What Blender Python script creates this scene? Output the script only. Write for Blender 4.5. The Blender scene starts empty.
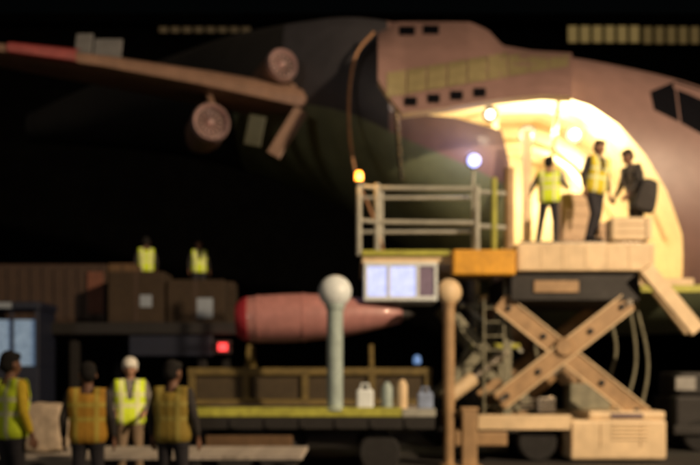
import bpy, bmesh, math, random
import numpy as np
from mathutils import Vector, Matrix
from mathutils.bvhtree import BVHTree
random.seed(7)
R = math.radians
SC = bpy.context.scene
COL = SC.collection

# ------------------------------------------------------------------ camera, sky, sun, exposure
F, HOR, CZ = 900.0, 378.0, 1.55            # focal length in pixels of a 700 px wide frame, horizon row, eye height
cam_d = bpy.data.cameras.new('camera')
cam = bpy.data.objects.new('camera', cam_d); COL.objects.link(cam)
cam.location = (0, 0, CZ); cam.rotation_euler = (R(90), 0, 0)
cam_d.sensor_width = 36.0; cam_d.lens = 36.0 * F / 700.0
cam_d.shift_y = (HOR - 232.5) / 700.0
cam_d.clip_end = 2000
cam_d.dof.use_dof = True
cam_d.dof.focus_distance = 3.2
cam_d.dof.aperture_fstop = 1.7
SC.camera = cam

world = bpy.data.worlds.new('World'); SC.world = world; world.use_nodes = True
wn = world.node_tree.nodes; wl = world.node_tree.links
sky = wn.new('ShaderNodeTexSky'); sky.sky_type = 'NISHITA'; sky.sun_disc = False
sky.sun_elevation = R(1.0); sky.sun_rotation = R(212)
wl.new(sky.outputs[0], wn['Background'].inputs[0])
wn['Background'].inputs[1].default_value = 0.0012

sun_d = bpy.data.lights.new('sun', 'SUN'); sun_d.energy = 0.22; sun_d.angle = R(8); sun_d.color = (1, .82, .68)
sun = bpy.data.objects.new('sun', sun_d); COL.objects.link(sun)
sun.rotation_euler = (R(80), 0, R(-32))   # low and faint, from behind the camera's left

FLOOD = Vector((15.0, 0.5, 12.5))           # lamp head of the apron mast, right of the camera
fl_d = bpy.data.lights.new('apron_flood', 'SPOT'); fl_d.energy = 30000; fl_d.color = (1.0, .72, .46)
fl_d.shadow_soft_size = .35; fl_d.spot_size = R(66); fl_d.spot_blend = .6
fl = bpy.data.objects.new('apron_flood', fl_d); COL.objects.link(fl)
fl.location = FLOOD
fl.rotation_euler = (Vector((4.2, 17.5, 4.6)) - FLOOD).to_track_quat('-Z', 'Y').to_euler()

SC.view_settings.view_transform = 'Standard'; SC.view_settings.look = 'None'
SC.view_settings.exposure = 0.0; SC.view_settings.gamma = 1.0
SC.view_settings.use_curve_mapping = False
SC.cycles.use_denoising = True
SC.cycles.max_bounces = 6

def P(px, py, d):                            # a point at depth d that the photo shows near (px, py)
    return Vector(((px - 350) * d / F, d, CZ + (HOR - py) * d / F))

# ------------------------------------------------------------------ materials
MATS = {}
def mat(name, col, rough=.55, metal=0.0, var=.35, scale=3.0, bump=.06, emit=0.0, emit_col=None, spec=.5, coat=0.0):
    if name in MATS: return MATS[name]
    m = bpy.data.materials.new(name); m.use_nodes = True
    n = m.node_tree.nodes; l = m.node_tree.links
    b = n['Principled BSDF']
    b.inputs['Metallic'].default_value = metal
    b.inputs['Specular IOR Level'].default_value = spec
    b.inputs['Coat Weight'].default_value = coat
    tc = n.new('ShaderNodeTexCoord')
    mp = n.new('ShaderNodeMapping'); l.new(tc.outputs['Object'], mp.inputs[0])
    n1 = n.new('ShaderNodeTexNoise'); n1.inputs['Scale'].default_value = scale; n1.inputs['Detail'].default_value = 6
    n1.inputs['Roughness'].default_value = .65
    mp2 = n.new('ShaderNodeMapping'); mp2.inputs['Scale'].default_value = (1, 1, .8)
    l.new(tc.outputs['Object'], mp2.inputs[0])
    n2 = n.new('ShaderNodeTexNoise'); n2.inputs['Scale'].default_value = scale * 3.2; n2.inputs['Detail'].default_value = 4
    l.new(mp.outputs[0], n1.inputs[0]); l.new(mp2.outputs[0], n2.inputs[0])
    add = n.new('ShaderNodeMath'); add.operation = 'MULTIPLY'
    l.new(n1.outputs[0], add.inputs[0]); l.new(n2.outputs[0], add.inputs[1])
    rp = n.new('ShaderNodeValToRGB')
    rp.color_ramp.elements[0].position = .1; rp.color_ramp.elements[1].position = .36
    dark = tuple(c * (1 - var) for c in col)
    rp.color_ramp.elements[0].color = (*dark, 1); rp.color_ramp.elements[1].color = (*col, 1)
    l.new(add.outputs[0], rp.inputs[0]); l.new(rp.outputs[0], b.inputs['Base Color'])
    rr = n.new('ShaderNodeMapRange'); rr.inputs[3].default_value = min(1, rough + .18); rr.inputs[4].default_value = max(.04, rough - .1)
    l.new(n1.outputs[0], rr.inputs[0]); l.new(rr.outputs[0], b.inputs['Roughness'])
    if bump:
        bp = n.new('ShaderNodeBump'); bp.inputs['Strength'].default_value = bump; bp.inputs['Distance'].default_value = .02
        l.new(n2.outputs[0], bp.inputs['Height']); l.new(bp.outputs[0], b.inputs['Normal'])
    if emit:
        b.inputs['Emission Color'].default_value = (*(emit_col or col), 1)
        b.inputs['Emission Strength'].default_value = emit
    MATS[name] = m
    return m

def vest_mat(name, col, strip=(.72, .76, .42)):
    m = mat(name, col, .75, var=.22, scale=9, bump=.3)
    n = m.node_tree.nodes; l = m.node_tree.links; b = n['Principled BSDF']
    src = b.inputs['Base Color'].links[0].from_socket
    tc = n.new('ShaderNodeTexCoord'); sp = n.new('ShaderNodeSeparateXYZ'); l.new(tc.outputs['Object'], sp.inputs[0])
    tot = None
    def band(sock, c, w, absx=False):
        a = n.new('ShaderNodeMath'); a.operation = 'ABSOLUTE'; s = sock
        if absx: l.new(s, a.inputs[0]); s = a.outputs[0]
        q = n.new('ShaderNodeMath'); q.operation = 'COMPARE'; q.inputs[1].default_value = c; q.inputs[2].default_value = w
        l.new(s, q.inputs[0]); return q.outputs[0]
    outs = [band(sp.outputs[2], .17, .026), band(sp.outputs[2], .33, .026), band(sp.outputs[0], .115, .024, True)]
    for o in outs:
        if tot is None: tot = o
        else:
            x = n.new('ShaderNodeMath'); x.operation = 'MAXIMUM'; l.new(tot, x.inputs[0]); l.new(o, x.inputs[1]); tot = x.outputs[0]
    mx = n.new('ShaderNodeMix'); mx.data_type = 'RGBA'
    l.new(tot, mx.inputs[0]); l.new(src, mx.inputs[6]); mx.inputs[7].default_value = (*strip, 1)
    l.new(mx.outputs[2], b.inputs['Base Color'])
    return m

M = dict(
    skin_paint=mat('fuselage paint', (.215, .135, .122), .42, var=.18, scale=.9, bump=.05, coat=.2),
    tail=mat('tail painted dark', (.006, .006, .006), .6, var=.3, scale=.9, bump=.05),  # near-black colour stands in for the tail lying outside the light
    aft=mat('aft hull painted shade', (.042, .042, .05), .5, var=.3, scale=.9, bump=.05),  # hull in the door's shade, darkness put into the colour
    belly=mat('belly paint', (.15, .18, .105), .5, var=.3, scale=.9, bump=.05),
    liner=mat('hold liner', (.74, .63, .45), .7, var=.15, scale=2.0, bump=.2),
    stripe=mat('stripe paint', (.215, .185, .095), .45, var=.25, scale=2),
    wing=mat('wing skin', (.20, .125, .09), .45, var=.35, scale=1.2, bump=.05),
    glass=mat('dark glass', (.006, .006, .008), .1, var=.2, bump=0),
    engine_pink=mat('engine shell', (.42, .20, .19), .4, var=.3, scale=2.2, bump=.08, coat=.2),
    lip=mat('nacelle lip metal', (.55, .40, .40), .3, .5, var=.2),
    crimson=mat('crimson cover', (.36, .02, .035), .6, var=.3),
    fan=mat('fan metal', (.34, .22, .21), .4, .3),
    dimolive=mat('dim olive skin', (.045, .05, .03), .6),
    sheet=mat('olive brown sheet', (.05, .035, .014), .7, var=.4),
    red=mat('red paint', (.17, .008, .010), .6, var=.3),
    cream=mat('cream loader paint', (.74, .575, .35), .5, var=.3, scale=1.3, bump=.015),
    tan=mat('tan loader steel', (.40, .26, .13), .5, var=.42, scale=1.8, bump=.02),
    olive=mat('olive grey steel', (.24, .235, .16), .55, var=.45, scale=3.2),
    rail=mat('pale rail paint', (.36, .37, .32), .45, var=.35, scale=5),
    yellow=mat('safety yellow', (.72, .36, .02), .5, var=.35, scale=3),
    limeyellow=mat('yellow green paint', (.42, .43, .06), .55, var=.45, scale=3),
    dullyellow=mat('dull yellow steel', (.15, .11, .028), .6, var=.5, scale=3),
    black=mat('black rubber', (.012, .012, .012), .8, var=.4, scale=6),
    dark=mat('dark steel', (.012, .011, .010), .6, var=.5, scale=4),
    chrome=mat('ram steel', (.62, .56, .47), .22, .9, var=.2, bump=0),
    white=mat('white enamel', (.68, .76, .78), .4, var=.15, scale=4, bump=.03),
    palepost=mat('pale green post', (.36, .46, .44), .5, var=.35, scale=4),
    carton=mat('cardboard', (.12, .07, .032), .85, var=.35, scale=3, bump=.2),
    cartondk=mat('dark cardboard', (.036, .022, .010), .85, var=.35, scale=3, bump=.2),
    tin=mat('brown container sheet', (.05, .028, .016), .6, var=.4, scale=2),
    paper=mat('paper label', (.25, .30, .36), .8, var=.15, bump=0),
    navy=mat('navy truck paint', (.010, .014, .03), .45, var=.3),
    sack=mat('beige sack', (.50, .41, .30), .85, var=.35, scale=4, bump=.5),
    wood=mat('pale deck', (.42, .38, .33), .8, var=.5, scale=4, bump=.3),
    orange=mat('orange hose', (.36, .19, .09), .6),
    blue=mat('blue bag', (.25, .33, .5), .7, var=.4),
)
M['beacon'] = mat('lit amber lens', (1, .45, .08), .3, emit=4, emit_col=(1, .28, .03), bump=0)
M['bluelamp'] = mat('lit blue white lens', (.7, .75, 1), .3, emit=2.6, emit_col=(.33, .4, 1), bump=0)
M['holdlamp'] = mat('lit hold lens', (1, .9, .7), .3, emit=7, emit_col=(1, .88, .62), bump=0)
M['cabglow'] = mat('lit cab window', (.5, .6, .8), .3, var=.6, scale=4, emit=.9, emit_col=(.42, .5, 1), bump=0)
M['cabdim'] = mat('dim blue cab window', (.3, .45, .6), .3, var=.6, scale=4, emit=.16, emit_col=(.35, .58, .95), bump=0)
M['taillamp'] = mat('lit tail lens', (.8, .05, .05), .3, emit=1.3, emit_col=(1, .08, .08), bump=0)
M['paneL'] = mat('lit clerestory glass', (.2, .15, .05), .4, var=.5, scale=1.2, emit=.15, emit_col=(1, .68, .24), bump=0)
M['paned'] = mat('dim clerestory glass', (.3, .22, .1), .4, emit=.025, emit_col=(1, .7, .35), bump=0)
M['floodlens'] = mat('lit flood lens', (1, .8, .6), .3, emit=12, emit_col=(1, .75, .5), bump=0)

# ------------------------------------------------------------------ builders
WPOS = {}                                    # world position of each object's origin
def _attach(o, pos, parent):
    WPOS[o.name] = Vector(pos)
    if parent is None: o.location = pos
    else:
        o.parent = parent; o.location = Vector(pos) - WPOS[parent.name]
def thing(name, label, cat, pos, group=None):
    o = bpy.data.objects.new(name, None); COL.objects.link(o); o.empty_display_size = .2
    _attach(o, pos, None)
    o['label'] = label; o['category'] = cat
    if group: o['group'] = group
    return o
def tag(o, label, cat, group=None):
    o['label'] = label; o['category'] = cat
    if group: o['group'] = group
    return o

class MB:
    def __init__(s): s.v = []; s.f = []; s.mi = []
    def add(s, vs, fs, mi=0):
        k = len(s.v); s.v += [Vector(v) for v in vs]; s.f += [tuple(i + k for i in f) for f in fs]; s.mi += [mi] * len(fs); return s
    def box(s, a, b, rot=None, mi=0):        # two opposite corners; optional rotation (Matrix) about the centre
        a, b = Vector(a), Vector(b); c = (a + b) / 2; h = (b - a) / 2
        vs = []
        for z in (-1, 1):
            for x, y in ((-1, -1), (1, -1), (1, 1), (-1, 1)):
                q = Vector((x * h.x, y * h.y, z * h.z))
                vs.append(c + (rot @ q if rot else q))
        return s.add(vs, [(3, 2, 1, 0), (4, 5, 6, 7), (0, 1, 5, 4), (1, 2, 6, 5), (2, 3, 7, 6), (3, 0, 4, 7)], mi)
    def beam(s, p, q, w, h, up=(0, 1, 0), mi=0):     # rectangular bar: w along 'up', h across
        p, q = Vector(p), Vector(q); d = (q - p).normalized(); u = Vector(up); u = (u - d * u.dot(d)).normalized(); t = d.cross(u)
        vs = []
        for e in (p, q):
            for a, b in ((-1, -1), (1, -1), (1, 1), (-1, 1)): vs.append(e + u * a * w / 2 + t * b * h / 2)
        return s.add(vs, [(0, 1, 2, 3), (7, 6, 5, 4), (0, 4, 5, 1), (1, 5, 6, 2), (2, 6, 7, 3), (3, 7, 4, 0)], mi)
    def tube(s, pts, r, n=10, mi=0):
        pts = [Vector(p) for p in pts]; rs = r if isinstance(r, (list, tuple)) else [r] * len(pts)
        d = (pts[1] - pts[0]).normalized(); u = d.orthogonal().normalized(); vs = []; fs = []
        for i, p in enumerate(pts):
            dd = (pts[min(i + 1, len(pts) - 1)] - pts[max(i - 1, 0)]).normalized()
            u = (u - dd * u.dot(dd)).normalized(); w = dd.cross(u)
            for k in range(n):
                a = 2 * math.pi * k / n; vs.append(p + (u * math.cos(a) + w * math.sin(a)) * rs[i])
        for i in range(len(pts) - 1):
            for k in range(n): fs.append((i * n + k, i * n + (k + 1) % n, (i + 1) * n + (k + 1) % n, (i + 1) * n + k))
        fs.append(tuple(range(n - 1, -1, -1))); fs.append(tuple((len(pts) - 1) * n + k for k in range(n)))
        return s.add(vs, fs, mi)
    def lathe(s, base, axis, prof, n=28, mi=0):      # prof: (distance along axis, radius)
        base, ax = Vector(base), Vector(axis).normalized(); u = ax.orthogonal().normalized(); w = ax.cross(u); vs = []; fs = []
        for t, r in prof:
            for k in range(n):
                a = 2 * math.pi * k / n; vs.append(base + ax * t + (u * math.cos(a) + w * math.sin(a)) * max(r, 1e-4))
        m = len(prof)
        for i in range(m - 1):
            for k in range(n): fs.append((i * n + k, i * n + (k + 1) % n, (i + 1) * n + (k + 1) % n, (i + 1) * n + k))
        fs.append(tuple(range(n - 1, -1, -1))); fs.append(tuple((m - 1) * n + k for k in range(n)))
        return s.add(vs, fs, mi)
    def ball(s, c, r, sq=(1, 1, 1), mi=0, n=20):
        c = Vector(c); prof = [(-math.cos(math.pi * i / 12), math.sin(math.pi * i / 12)) for i in range(13)]
        t = MB().lathe((0, 0, 0), (0, 0, 1), prof, n)
        return s.add([c + Vector((v.x * r * sq[0], v.y * r * sq[1], v.z * r * sq[2])) for v in t.v], t.f, mi)
    def build(s, name, mats, parent=None, bevel=.012, smooth=False, base=None):
        me = bpy.data.meshes.new(name)
        xs = np.array([tuple(v) for v in s.v]); lo, hi = xs.min(0), xs.max(0)
        o0 = Vector(base) if base is not None else Vector(((lo[0] + hi[0]) / 2, (lo[1] + hi[1]) / 2, lo[2]))
        me.from_pydata([tuple(v - o0) for v in s.v], [], s.f)
        bm = bmesh.new(); bm.from_mesh(me); bmesh.ops.recalc_face_normals(bm, faces=bm.faces); bm.to_mesh(me); bm.free()
        for m in (mats if isinstance(mats, (list, tuple)) else [mats]): me.materials.append(m)
        for p, i in zip(me.polygons, s.mi): p.material_index = i; p.use_smooth = smooth
        o = bpy.data.objects.new(name, me); COL.objects.link(o)
        _attach(o, o0, parent)
        if smooth: me.set_sharp_from_angle(angle=R(38))
        if bevel:
            b = o.modifiers.new('bevel', 'BEVEL'); b.width = bevel; b.segments = 2; b.limit_method = 'ANGLE'; b.angle_limit = R(40)
        return o
def box(name, a, b, m, parent=None, bevel=.015, rot=None): return MB().box(a, b, rot).build(name, m, parent, bevel)
def beam(name, p, q, w, h, m, parent=None, bevel=.012, up=(0, 1, 0)): return MB().beam(p, q, w, h, up).build(name, m, parent, bevel)
def tube(name, pts, r, m, parent=None, n=10): return MB().tube(pts, r, n).build(name, m, parent, 0, True)
def lamp(name, kind, loc, energy, col, size=.1, aim=None, spot=60):
    d = bpy.data.lights.new(name, kind); d.energy = energy; d.color = col
    d.shadow_soft_size = size
    if kind == 'SPOT': d.spot_size = R(spot); d.spot_blend = .7
    o = bpy.data.objects.new(name, d); COL.objects.link(o); o.location = loc
    if aim is not None: o.rotation_euler = (Vector(aim) - Vector(loc)).to_track_quat('-Z', 'Y').to_euler()
    return o
def wheel(parent, c, r, w, axis=(0, 1, 0), name='wheel'):
    ax = Vector(axis).normalized(); c = Vector(c)
    o = MB().lathe(c - ax * w * .42, ax, [(0, .08 * r), (0, .3 * r), (w * .1, .34 * r), (w * .14, .55 * r), (w * .02, .6 * r), (w * .8, .6 * r), (w * .8, .1 * r)], 24).build(name, M['tan'], parent, 0, True)
    MB().lathe(c - ax * w / 2, ax, [(0, .6 * r), (0, .9 * r), (w * .12, r), (w * .88, r), (w, .9 * r), (w, .6 * r), (w * .5, .58 * r)], 28).build('tyre', M['black'], o, 0, True)
    return o

# ------------------------------------------------------------------ ground
def make_ground():
    m = mat('apron asphalt', (.028, .027, .026), .75, var=.55, scale=.6, bump=.4)
    g = MB().add([(-400, -60, 0), (400, -60, 0), (400, 700, 0), (-400, 700, 0)], [(0, 1, 2, 3)]).build('ground', m, None, 0)
    g['kind'] = 'structure'
    p = mat('worn line paint', (.45, .33, .05), .7, var=.6, scale=2)
    s = MB().add([(-40, 25.0, .004), (40, 27.5, .004), (40, 27.75, .004), (-40, 25.25, .004)], [(0, 1, 2, 3)]).build('apron_line', p, None, 0)
    s['kind'] = 'structure'
make_ground()

# ------------------------------------------------------------------ hangar far behind
def make_hangar():
    D = 48.0
    t = thing('hangar', 'huge dark hangar behind the aircraft with a lit strip of high windows', 'hangar', (5, D, 0))
    dk = mat('hangar cladding', (.004, .004, .004), .9, var=.4, scale=.5, spec=0.0)
    z1 = P(0, 20.5, D).z
    MB().box((-34, D, 0), (44, D + 30, z1 + .0)).build('wall', dk, t, 0)
    MB().box((-34.5, D - .7, z1 - .35), (44.5, D - .02, z1 + .12)).build('roof_edge', dk, t, .03)
    def panes(xa, xb, ya, yb, n, m):
        A, B = P(xa, ya, D - .1), P(xb, yb, D - .1); w = (B.x - A.x) / n
        fr = MB()
        for i in range(n + 1): fr.box((A.x + i * w - .06, D - .3, B.z), (A.x + i * w + .06, D - .02, A.z))
        fr.box((A.x - .1, D - .32, B.z - .12), (B.x + .1, D - .02, B.z)); fr.box((A.x - .1, D - .32, A.z), (B.x + .1, D - .02, A.z + .12))
        f = fr.build('window_frame', dk, t, 0)
        for i in range(n):
            box('pane', (A.x + i * w + .065, D - .16, B.z + .01), (A.x + (i + 1) * w - .07, D - .06, A.z - .01), m, f, 0)
    panes(566, 640, 25, 44, 6, M['paneL']); panes(641, 700, 27, 45, 5, mat('half lit clerestory glass', (.15, .11, .04), .4, var=.5, scale=1.2, emit=.08, emit_col=(1, .66, .24), bump=0)); panes(701, 800, 29, 46, 6, M['paned'])
    panes(158, 252, 27, 34, 8, M['paned'])
make_hangar()

# ------------------------------------------------------------------ freighter aircraft
def cr(pts, n):                              # smooth interpolation of rows of numbers by their first column
    a = np.array(pts, float); xs = np.linspace(a[0, 0], a[-1, 0], n); out = [xs]
    m = np.gradient(a[:, 1:], a[:, 0], axis=0)
    i = np.clip(np.searchsorted(a[:, 0], xs) - 1, 0, len(a) - 2)
    h = (a[i + 1, 0] - a[i, 0]); t = (xs - a[i, 0]) / h
    for k in range(1, a.shape[1]):
        y0, y1 = a[i, k], a[i + 1, k]; m0, m1 = m[i, k - 1] * h, m[i + 1, k - 1] * h
        out.append((2 * t**3 - 3 * t**2 + 1) * y0 + (t**3 - 2 * t**2 + t) * m0 + (-2 * t**3 + 3 * t**2) * y1 + (t**3 - t**2) * m1)
    return np.array(out).T

AC = thing('freighter_aircraft', 'large pinkish freighter aircraft with open lit cargo hold and raised door', 'aircraft', (4, 23.3, 0))
def make_fuselage():
    rows = [(-11, 31.0, .5, 9.7, 10.6), (-8, 29.2, 1.3, 9.1, 11.0), (-5.5, 27.5, 2.1, 8.5, 11.0), (-3, 25.6, 2.75, 7.55, 10.95), (-1.3, 24.5, 3.05, 6.75, 10.8),
            (0, 23.8, 3.2, 6.05, 10.65), (1.3, 23.4, 3.25, 5.1, 10.35), (2.7, 23.3, 3.3, 4.3, 10.0), (4.5, 23.3, 3.3, 3.1, 9.7), (6.5, 23.3, 3.3, 2.7, 9.35),
            (8.2, 23.3, 3.15, 2.7, 8.95), (10, 23.3, 2.75, 2.9, 8.3), (11.8, 23.3, 2.05, 3.4, 7.55), (13.2, 23.3, 1.1, 4.1, 6.3), (13.9, 23.3, .25, 4.8, 5.4)]
    S = cr(rows, 110); n = 72; vs = []; fs = []; mi = []
    for x, yc, w, zb, zt in S:
        w = max(w, .1); zc = (zb + zt) / 2; h = (zt - zb) / 2
        for k in range(n):
            a = 2 * math.pi * k / n; c, s_ = math.cos(a), math.sin(a); e = .86
            vs.append(Vector((x, yc + w * math.copysign(abs(c) ** e, c), zc + h * math.copysign(abs(s_) ** e, s_))))
    mb = MB()
    for i in range(len(S) - 1):
        for k in range(n):
            fs.append((i * n + k, i * n + (k + 1) % n, (i + 1) * n + (k + 1) % n, (i + 1) * n + k))
            rel = (k + .5) / n * 2 * math.pi
            mi.append(1 if math.sin(rel) < -.28 - .25 * max(0, (S[i][0] - 3.5) * .35) else 4 if S[i][0] < -1.75 else 3 if S[i][0] < .75 else 0)  # aft and tail slots carry painted shade, not livery
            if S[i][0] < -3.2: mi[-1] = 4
    fs += [tuple(range(n)), tuple((len(S) - 1) * n + k for k in range(n))]; mi += [0, 0]
    mb.v = vs; mb.f = fs; mb.mi = mi
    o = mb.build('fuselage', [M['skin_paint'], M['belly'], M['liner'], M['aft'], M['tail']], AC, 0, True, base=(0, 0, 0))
    # arch-shaped hold cut into the near side
    out = [(508, 282), (508, 165), (500, 133), (455, 120), (404, 114), (425, 106), (500, 96), (556, 94), (590, 106), (617, 126), (642, 156), (664, 192), (682, 235), (690, 282)]
    dn = 20.2
    front = [P(px, py, dn) for px, py in out]
    A = [Vector((p.x, 17.0, p.z)) for p in front]; B = [Vector((p.x, 25.4, p.z)) for p in front]; k = len(out)
    c = MB().add(A + B, [tuple(range(k)), tuple(range(2 * k - 1, k - 1, -1))] + [(i, (i + 1) % k, k + (i + 1) % k, k + i) for i in range(k)], 2)
    co = c.build('cutter', [M['skin_paint'], M['belly'], M['liner']], None, 0, base=(0, 0, 0))
    bo = o.modifiers.new('cut', 'BOOLEAN'); bo.operation = 'DIFFERENCE'; bo.object = co; bo.solver = 'EXACT'
    bpy.context.view_layer.update()
    dg = bpy.context.evaluated_depsgraph_get()
    me = bpy.data.meshes.new_from_object(o.evaluated_get(dg)); old = o.data
    o.modifiers.clear(); o.data = me; me.name = 'fuselage'
    bpy.data.objects.remove(co); bpy.data.meshes.remove(old)
    me.set_sharp_from_angle(angle=R(35))
    return o, front
FUS, ARCH = make_fuselage()
_bm = bmesh.new(); _bm.from_mesh(FUS.data); BV = BVHTree.FromBMesh(_bm); _bm.free()
def hit(px, py, off=0.0):                    # where the hull lies behind a place in the photo
    o = Vector((0, 0, CZ)); d = (P(px, py, 10) - o).normalized()
    loc, nor, i, dist = BV.ray_cast(o, d, 80)
    if loc is None: return None, None
    if nor.dot(d) > 0: nor = -nor
    return loc + nor * off, nor
def hull_panel(name, quad, m, parent, off=.012, thick=.03, nu=6, nv=4):   # a plate that follows the hull between four corners
    vs = []; ok = True
    a, b, c, d = [Vector(q) for q in quad]
    rows = []
    for lay in (off, off - thick):
        for j in range(nv + 1):
            for i in range(nu + 1):
                u, v = i / nu, j / nv
                q = (a * (1 - u) + b * u) * (1 - v) + (d * (1 - u) + c * u) * v
                loc, nor = hit(q.x, q.y, lay)
                if loc is None: return None
                vs.append(loc)
    N = (nu + 1) * (nv + 1); fs = []
    idx = lambda l, i, j: l * N + j * (nu + 1) + i
    for j in range(nv):
        for i in range(nu):
            fs.append((idx(0, i, j), idx(0, i + 1, j), idx(0, i + 1, j + 1), idx(0, i, j + 1)))
            fs.append((idx(1, i, j + 1), idx(1, i + 1, j + 1), idx(1, i + 1, j), idx(1, i, j)))
    ring = [(i, 0) for i in range(nu)] + [(nu, j) for j in range(nv)] + [(i, nv) for i in range(nu, 0, -1)] + [(0, j) for j in range(nv, 0, -1)]
    for k in range(len(ring)):
        p, q = ring[k], ring[(k + 1) % len(ring)]
        fs.append((idx(0, *q), idx(0, *p), idx(1, *p), idx(1, *q)))
    return MB().add(vs, fs).build(name, m, parent, 0, True)

def make_aircraft_parts():
    # arch frame round the opening
    fr = MB(); pts = []
    for p in ARCH[1:-1]:
        loc, nor = None, None
        q = p; o = Vector((q.x, 10, q.z)); l, nn, i, d = BV.ray_cast(o, Vector((0, 1, 0)), 40)
        pts.append(Vector((q.x, 20.12, q.z)))
    # cockpit glazing at the nose
    w = [[(650, 92), (674, 82), (679, 122), (654, 110)], [(675.5, 81), (701, 90), (708, 138), (681, 123)], [(703, 91), (735, 106), (741, 152), (710, 139)]]
    for q in w:
        g = hull_panel('windscreen_pane', q, M['glass'], FUS)
    # small dark ports by the door's right end
    for x in (556, 577):
        hull_panel('hull_port', [(x - 3, 56), (x + 3, 57), (x + 3, 71), (x - 3, 70)], M['glass'], FUS, nu=2, nv=2)
    # raised cargo door: a curved shell standing out from the hull
    top = lambda x: np.interp(x, [378, 395, 470, 488, 503, 520, 572], [30, 22, 22, 30, 46, 50, 53])
    lip = lambda x: np.interp(x, [378, 390, 402, 450, 500, 545, 572], [80, 98, 113, 107, 99, 95, 97])
    dep = lambda v: np.interp(v, [0, .12, .3, .55, .8, 1], [21.3, 20.3, 19.4, 18.7, 18.35, 18.2])
    nu, nv = 40, 16
    def dp(px, v, off=0): return P(px, top(px) * (1 - v) + lip(px) * v, dep(v) - off)
    g = []
    for lay in (0, 1):
        for j in range(nv + 1):
            for i in range(nu + 1):
                px = 378 + (572 - 378) * i / nu
                p = dp(px, j / nv); 
                if lay: p = p + Vector((0, .16, -.06))
                g.append(p)
    N = (nu + 1) * (nv + 1); fs = []; mi = []
    idx = lambda l, i, j: l * N + j * (nu + 1) + i
    for j in range(nv):
        for i in range(nu):
            fs.append((idx(0, i, j), idx(0, i + 1, j), idx(0, i + 1, j + 1), idx(0, i, j + 1))); mi.append(0)
            fs.append((idx(1, i, j + 1), idx(1, i + 1, j + 1), idx(1, i + 1, j), idx(1, i, j))); mi.append(1)
    ring = [(i, 0) for i in range(nu)] + [(nu, j) for j in range(nv)] + [(i, nv) for i in range(nu, 0, -1)] + [(0, j) for j in range(nv, 0, -1)]
    for k in range(len(ring)):
        p, q = ring[k], ring[(k + 1) % len(ring)]
        fs.append((idx(0, *q), idx(0, *p), idx(1, *p), idx(1, *q))); mi.append(1)
    mb = MB(); mb.v = g; mb.f = fs; mb.mi = mi
    door = mb.build('cargo_door', [M['skin_paint'], M['liner']], AC, 0, True)
    # painted band panels across the door and dark ports under it
    def dpx(px, py, off):
        v = (py - top(px)) / max(1, lip(px) - top(px)); return P(px, py, dep(np.clip(v, 0, 1)) - off)
    def plate(name, px0, px1, y0, y1, m, off=.03, th=.05, slope=0.0):
        vs = []
        for o_ in (off, off - th):
            for j in range(4):
                for i in range(4):
                    px = px0 + (px1 - px0) * i / 3; py = y0 + (y1 - y0) * j / 3 + slope * (px - px0)
                    vs.append(dpx(px, py, o_))
        f = []
        for j in range(3):
            for i in range(3):
                a = j * 4 + i; f += [(a, a + 1, a + 5, a + 4), (16 + a + 4, 16 + a + 5, 16 + a + 1, 16 + a)]
        rg = [0, 1, 2, 3, 7, 11, 15, 14, 13, 12, 8, 4]
        for k in range(12): a, b = rg[k], rg[(k + 1) % 12]; f.append((b, a, 16 + a, 16 + b))
        return MB().add(vs, f).build(name, m, door, 0, True)
    for i in range(9):
        x0 = 387 + i * 20.3; x1 = x0 + 18.9; s = -.17
        yc = 86 - .17 * (x0 - 387)
        plate('band_panel', x0, x1, max(yc - 13, top(x0) + 3, top(x1) + 5), yc + 11, M['stripe'], slope=s)
    for x, y in ((411, 101), (434, 98), (457, 95), (480, 92)):
        plate('door_port', x - 6, x + 6, y - 4.2, y + 4.2, M['glass'], off=.045, th=.06)
    for x, y in ((408, 30), (432, 29)):
        plate('door_port', x - 9, x + 7, y - 4, y + 5, M['glass'], off=.045, th=.06)
    # door struts
    for x in (395, 560):
        a = dpx(x, lip(x) - 6, -.25); b = Vector((a.x + .25, 20.6, a.z - 1.2))
        tube('door_strut', [a, b], .05, M['chrome'], door)
    # sill plate and frame ribs in the hold
    fl_z = P(500, 282, 20.2).z
    box('hold_floor', (ARCH[0].x + .02, 19.9, fl_z - .12), (ARCH[-1].x - .02, 25.3, fl_z + .05), M['cream'], AC, .02)
    for yy in (21.2, 22.6, 24.0, 25.2):
        pts = [Vector((p.x, yy, p.z)) for p in ARCH[1:3] + ARCH[6:-1]]
        c = sum(pts, Vector()) / len(pts)
        pts = [p + (c - p).normalized() * .05 for p in pts]
        rib = MB()
        for a, b in zip(pts, pts[1:]): rib.beam(a, b, .12, .14)
        rib.build('hold_rib', M['liner'], AC, 0)
    # lamps of the hold
    for px, py, d, e in ((527, 134, 21.0, 210), (574, 133, 20.9, 220), (556, 176, 24.6, 240), (612, 152, 22.4, 320)):
        c = P(px, py, d)
        o = MB().lathe(c + Vector((0, .1, 0)), (0, -1, -.25), [(0, .1), (.05, .2), (.16, .22), (.18, .2)], 20).build('hold_lamp', M['dark'], AC, 0, True)
        MB().lathe(c + Vector((0, -.06, -.045)), (0, -1, -.25), [(0, .11), (.04, .10), (.06, .05)], 20).build('lens', M['holdlamp'], o, 0, True)
        lamp('hold_light', 'POINT', c + Vector((0, -.35, -.15)), e, (1, .84, .48), .15)
    c = P(490, 112, 19.3)
    o = MB().lathe(c + Vector((0, .1, 0)), (0, -1, -.4), [(0, .08), (.05, .16), (.14, .17)], 20).build('door_lamp', M['dark'], AC, 0, True)
    MB().lathe(c + Vector((0, -.035, -.06)), (0, -1, -.4), [(0, .09), (.04, .08), (.06, .04)], 20).build('lens', M['holdlamp'], o, 0, True)
    lamp('door_light', 'POINT', c + Vector((0, -.3, -.25)), 22, (1, .83, .56), .15)
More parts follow.
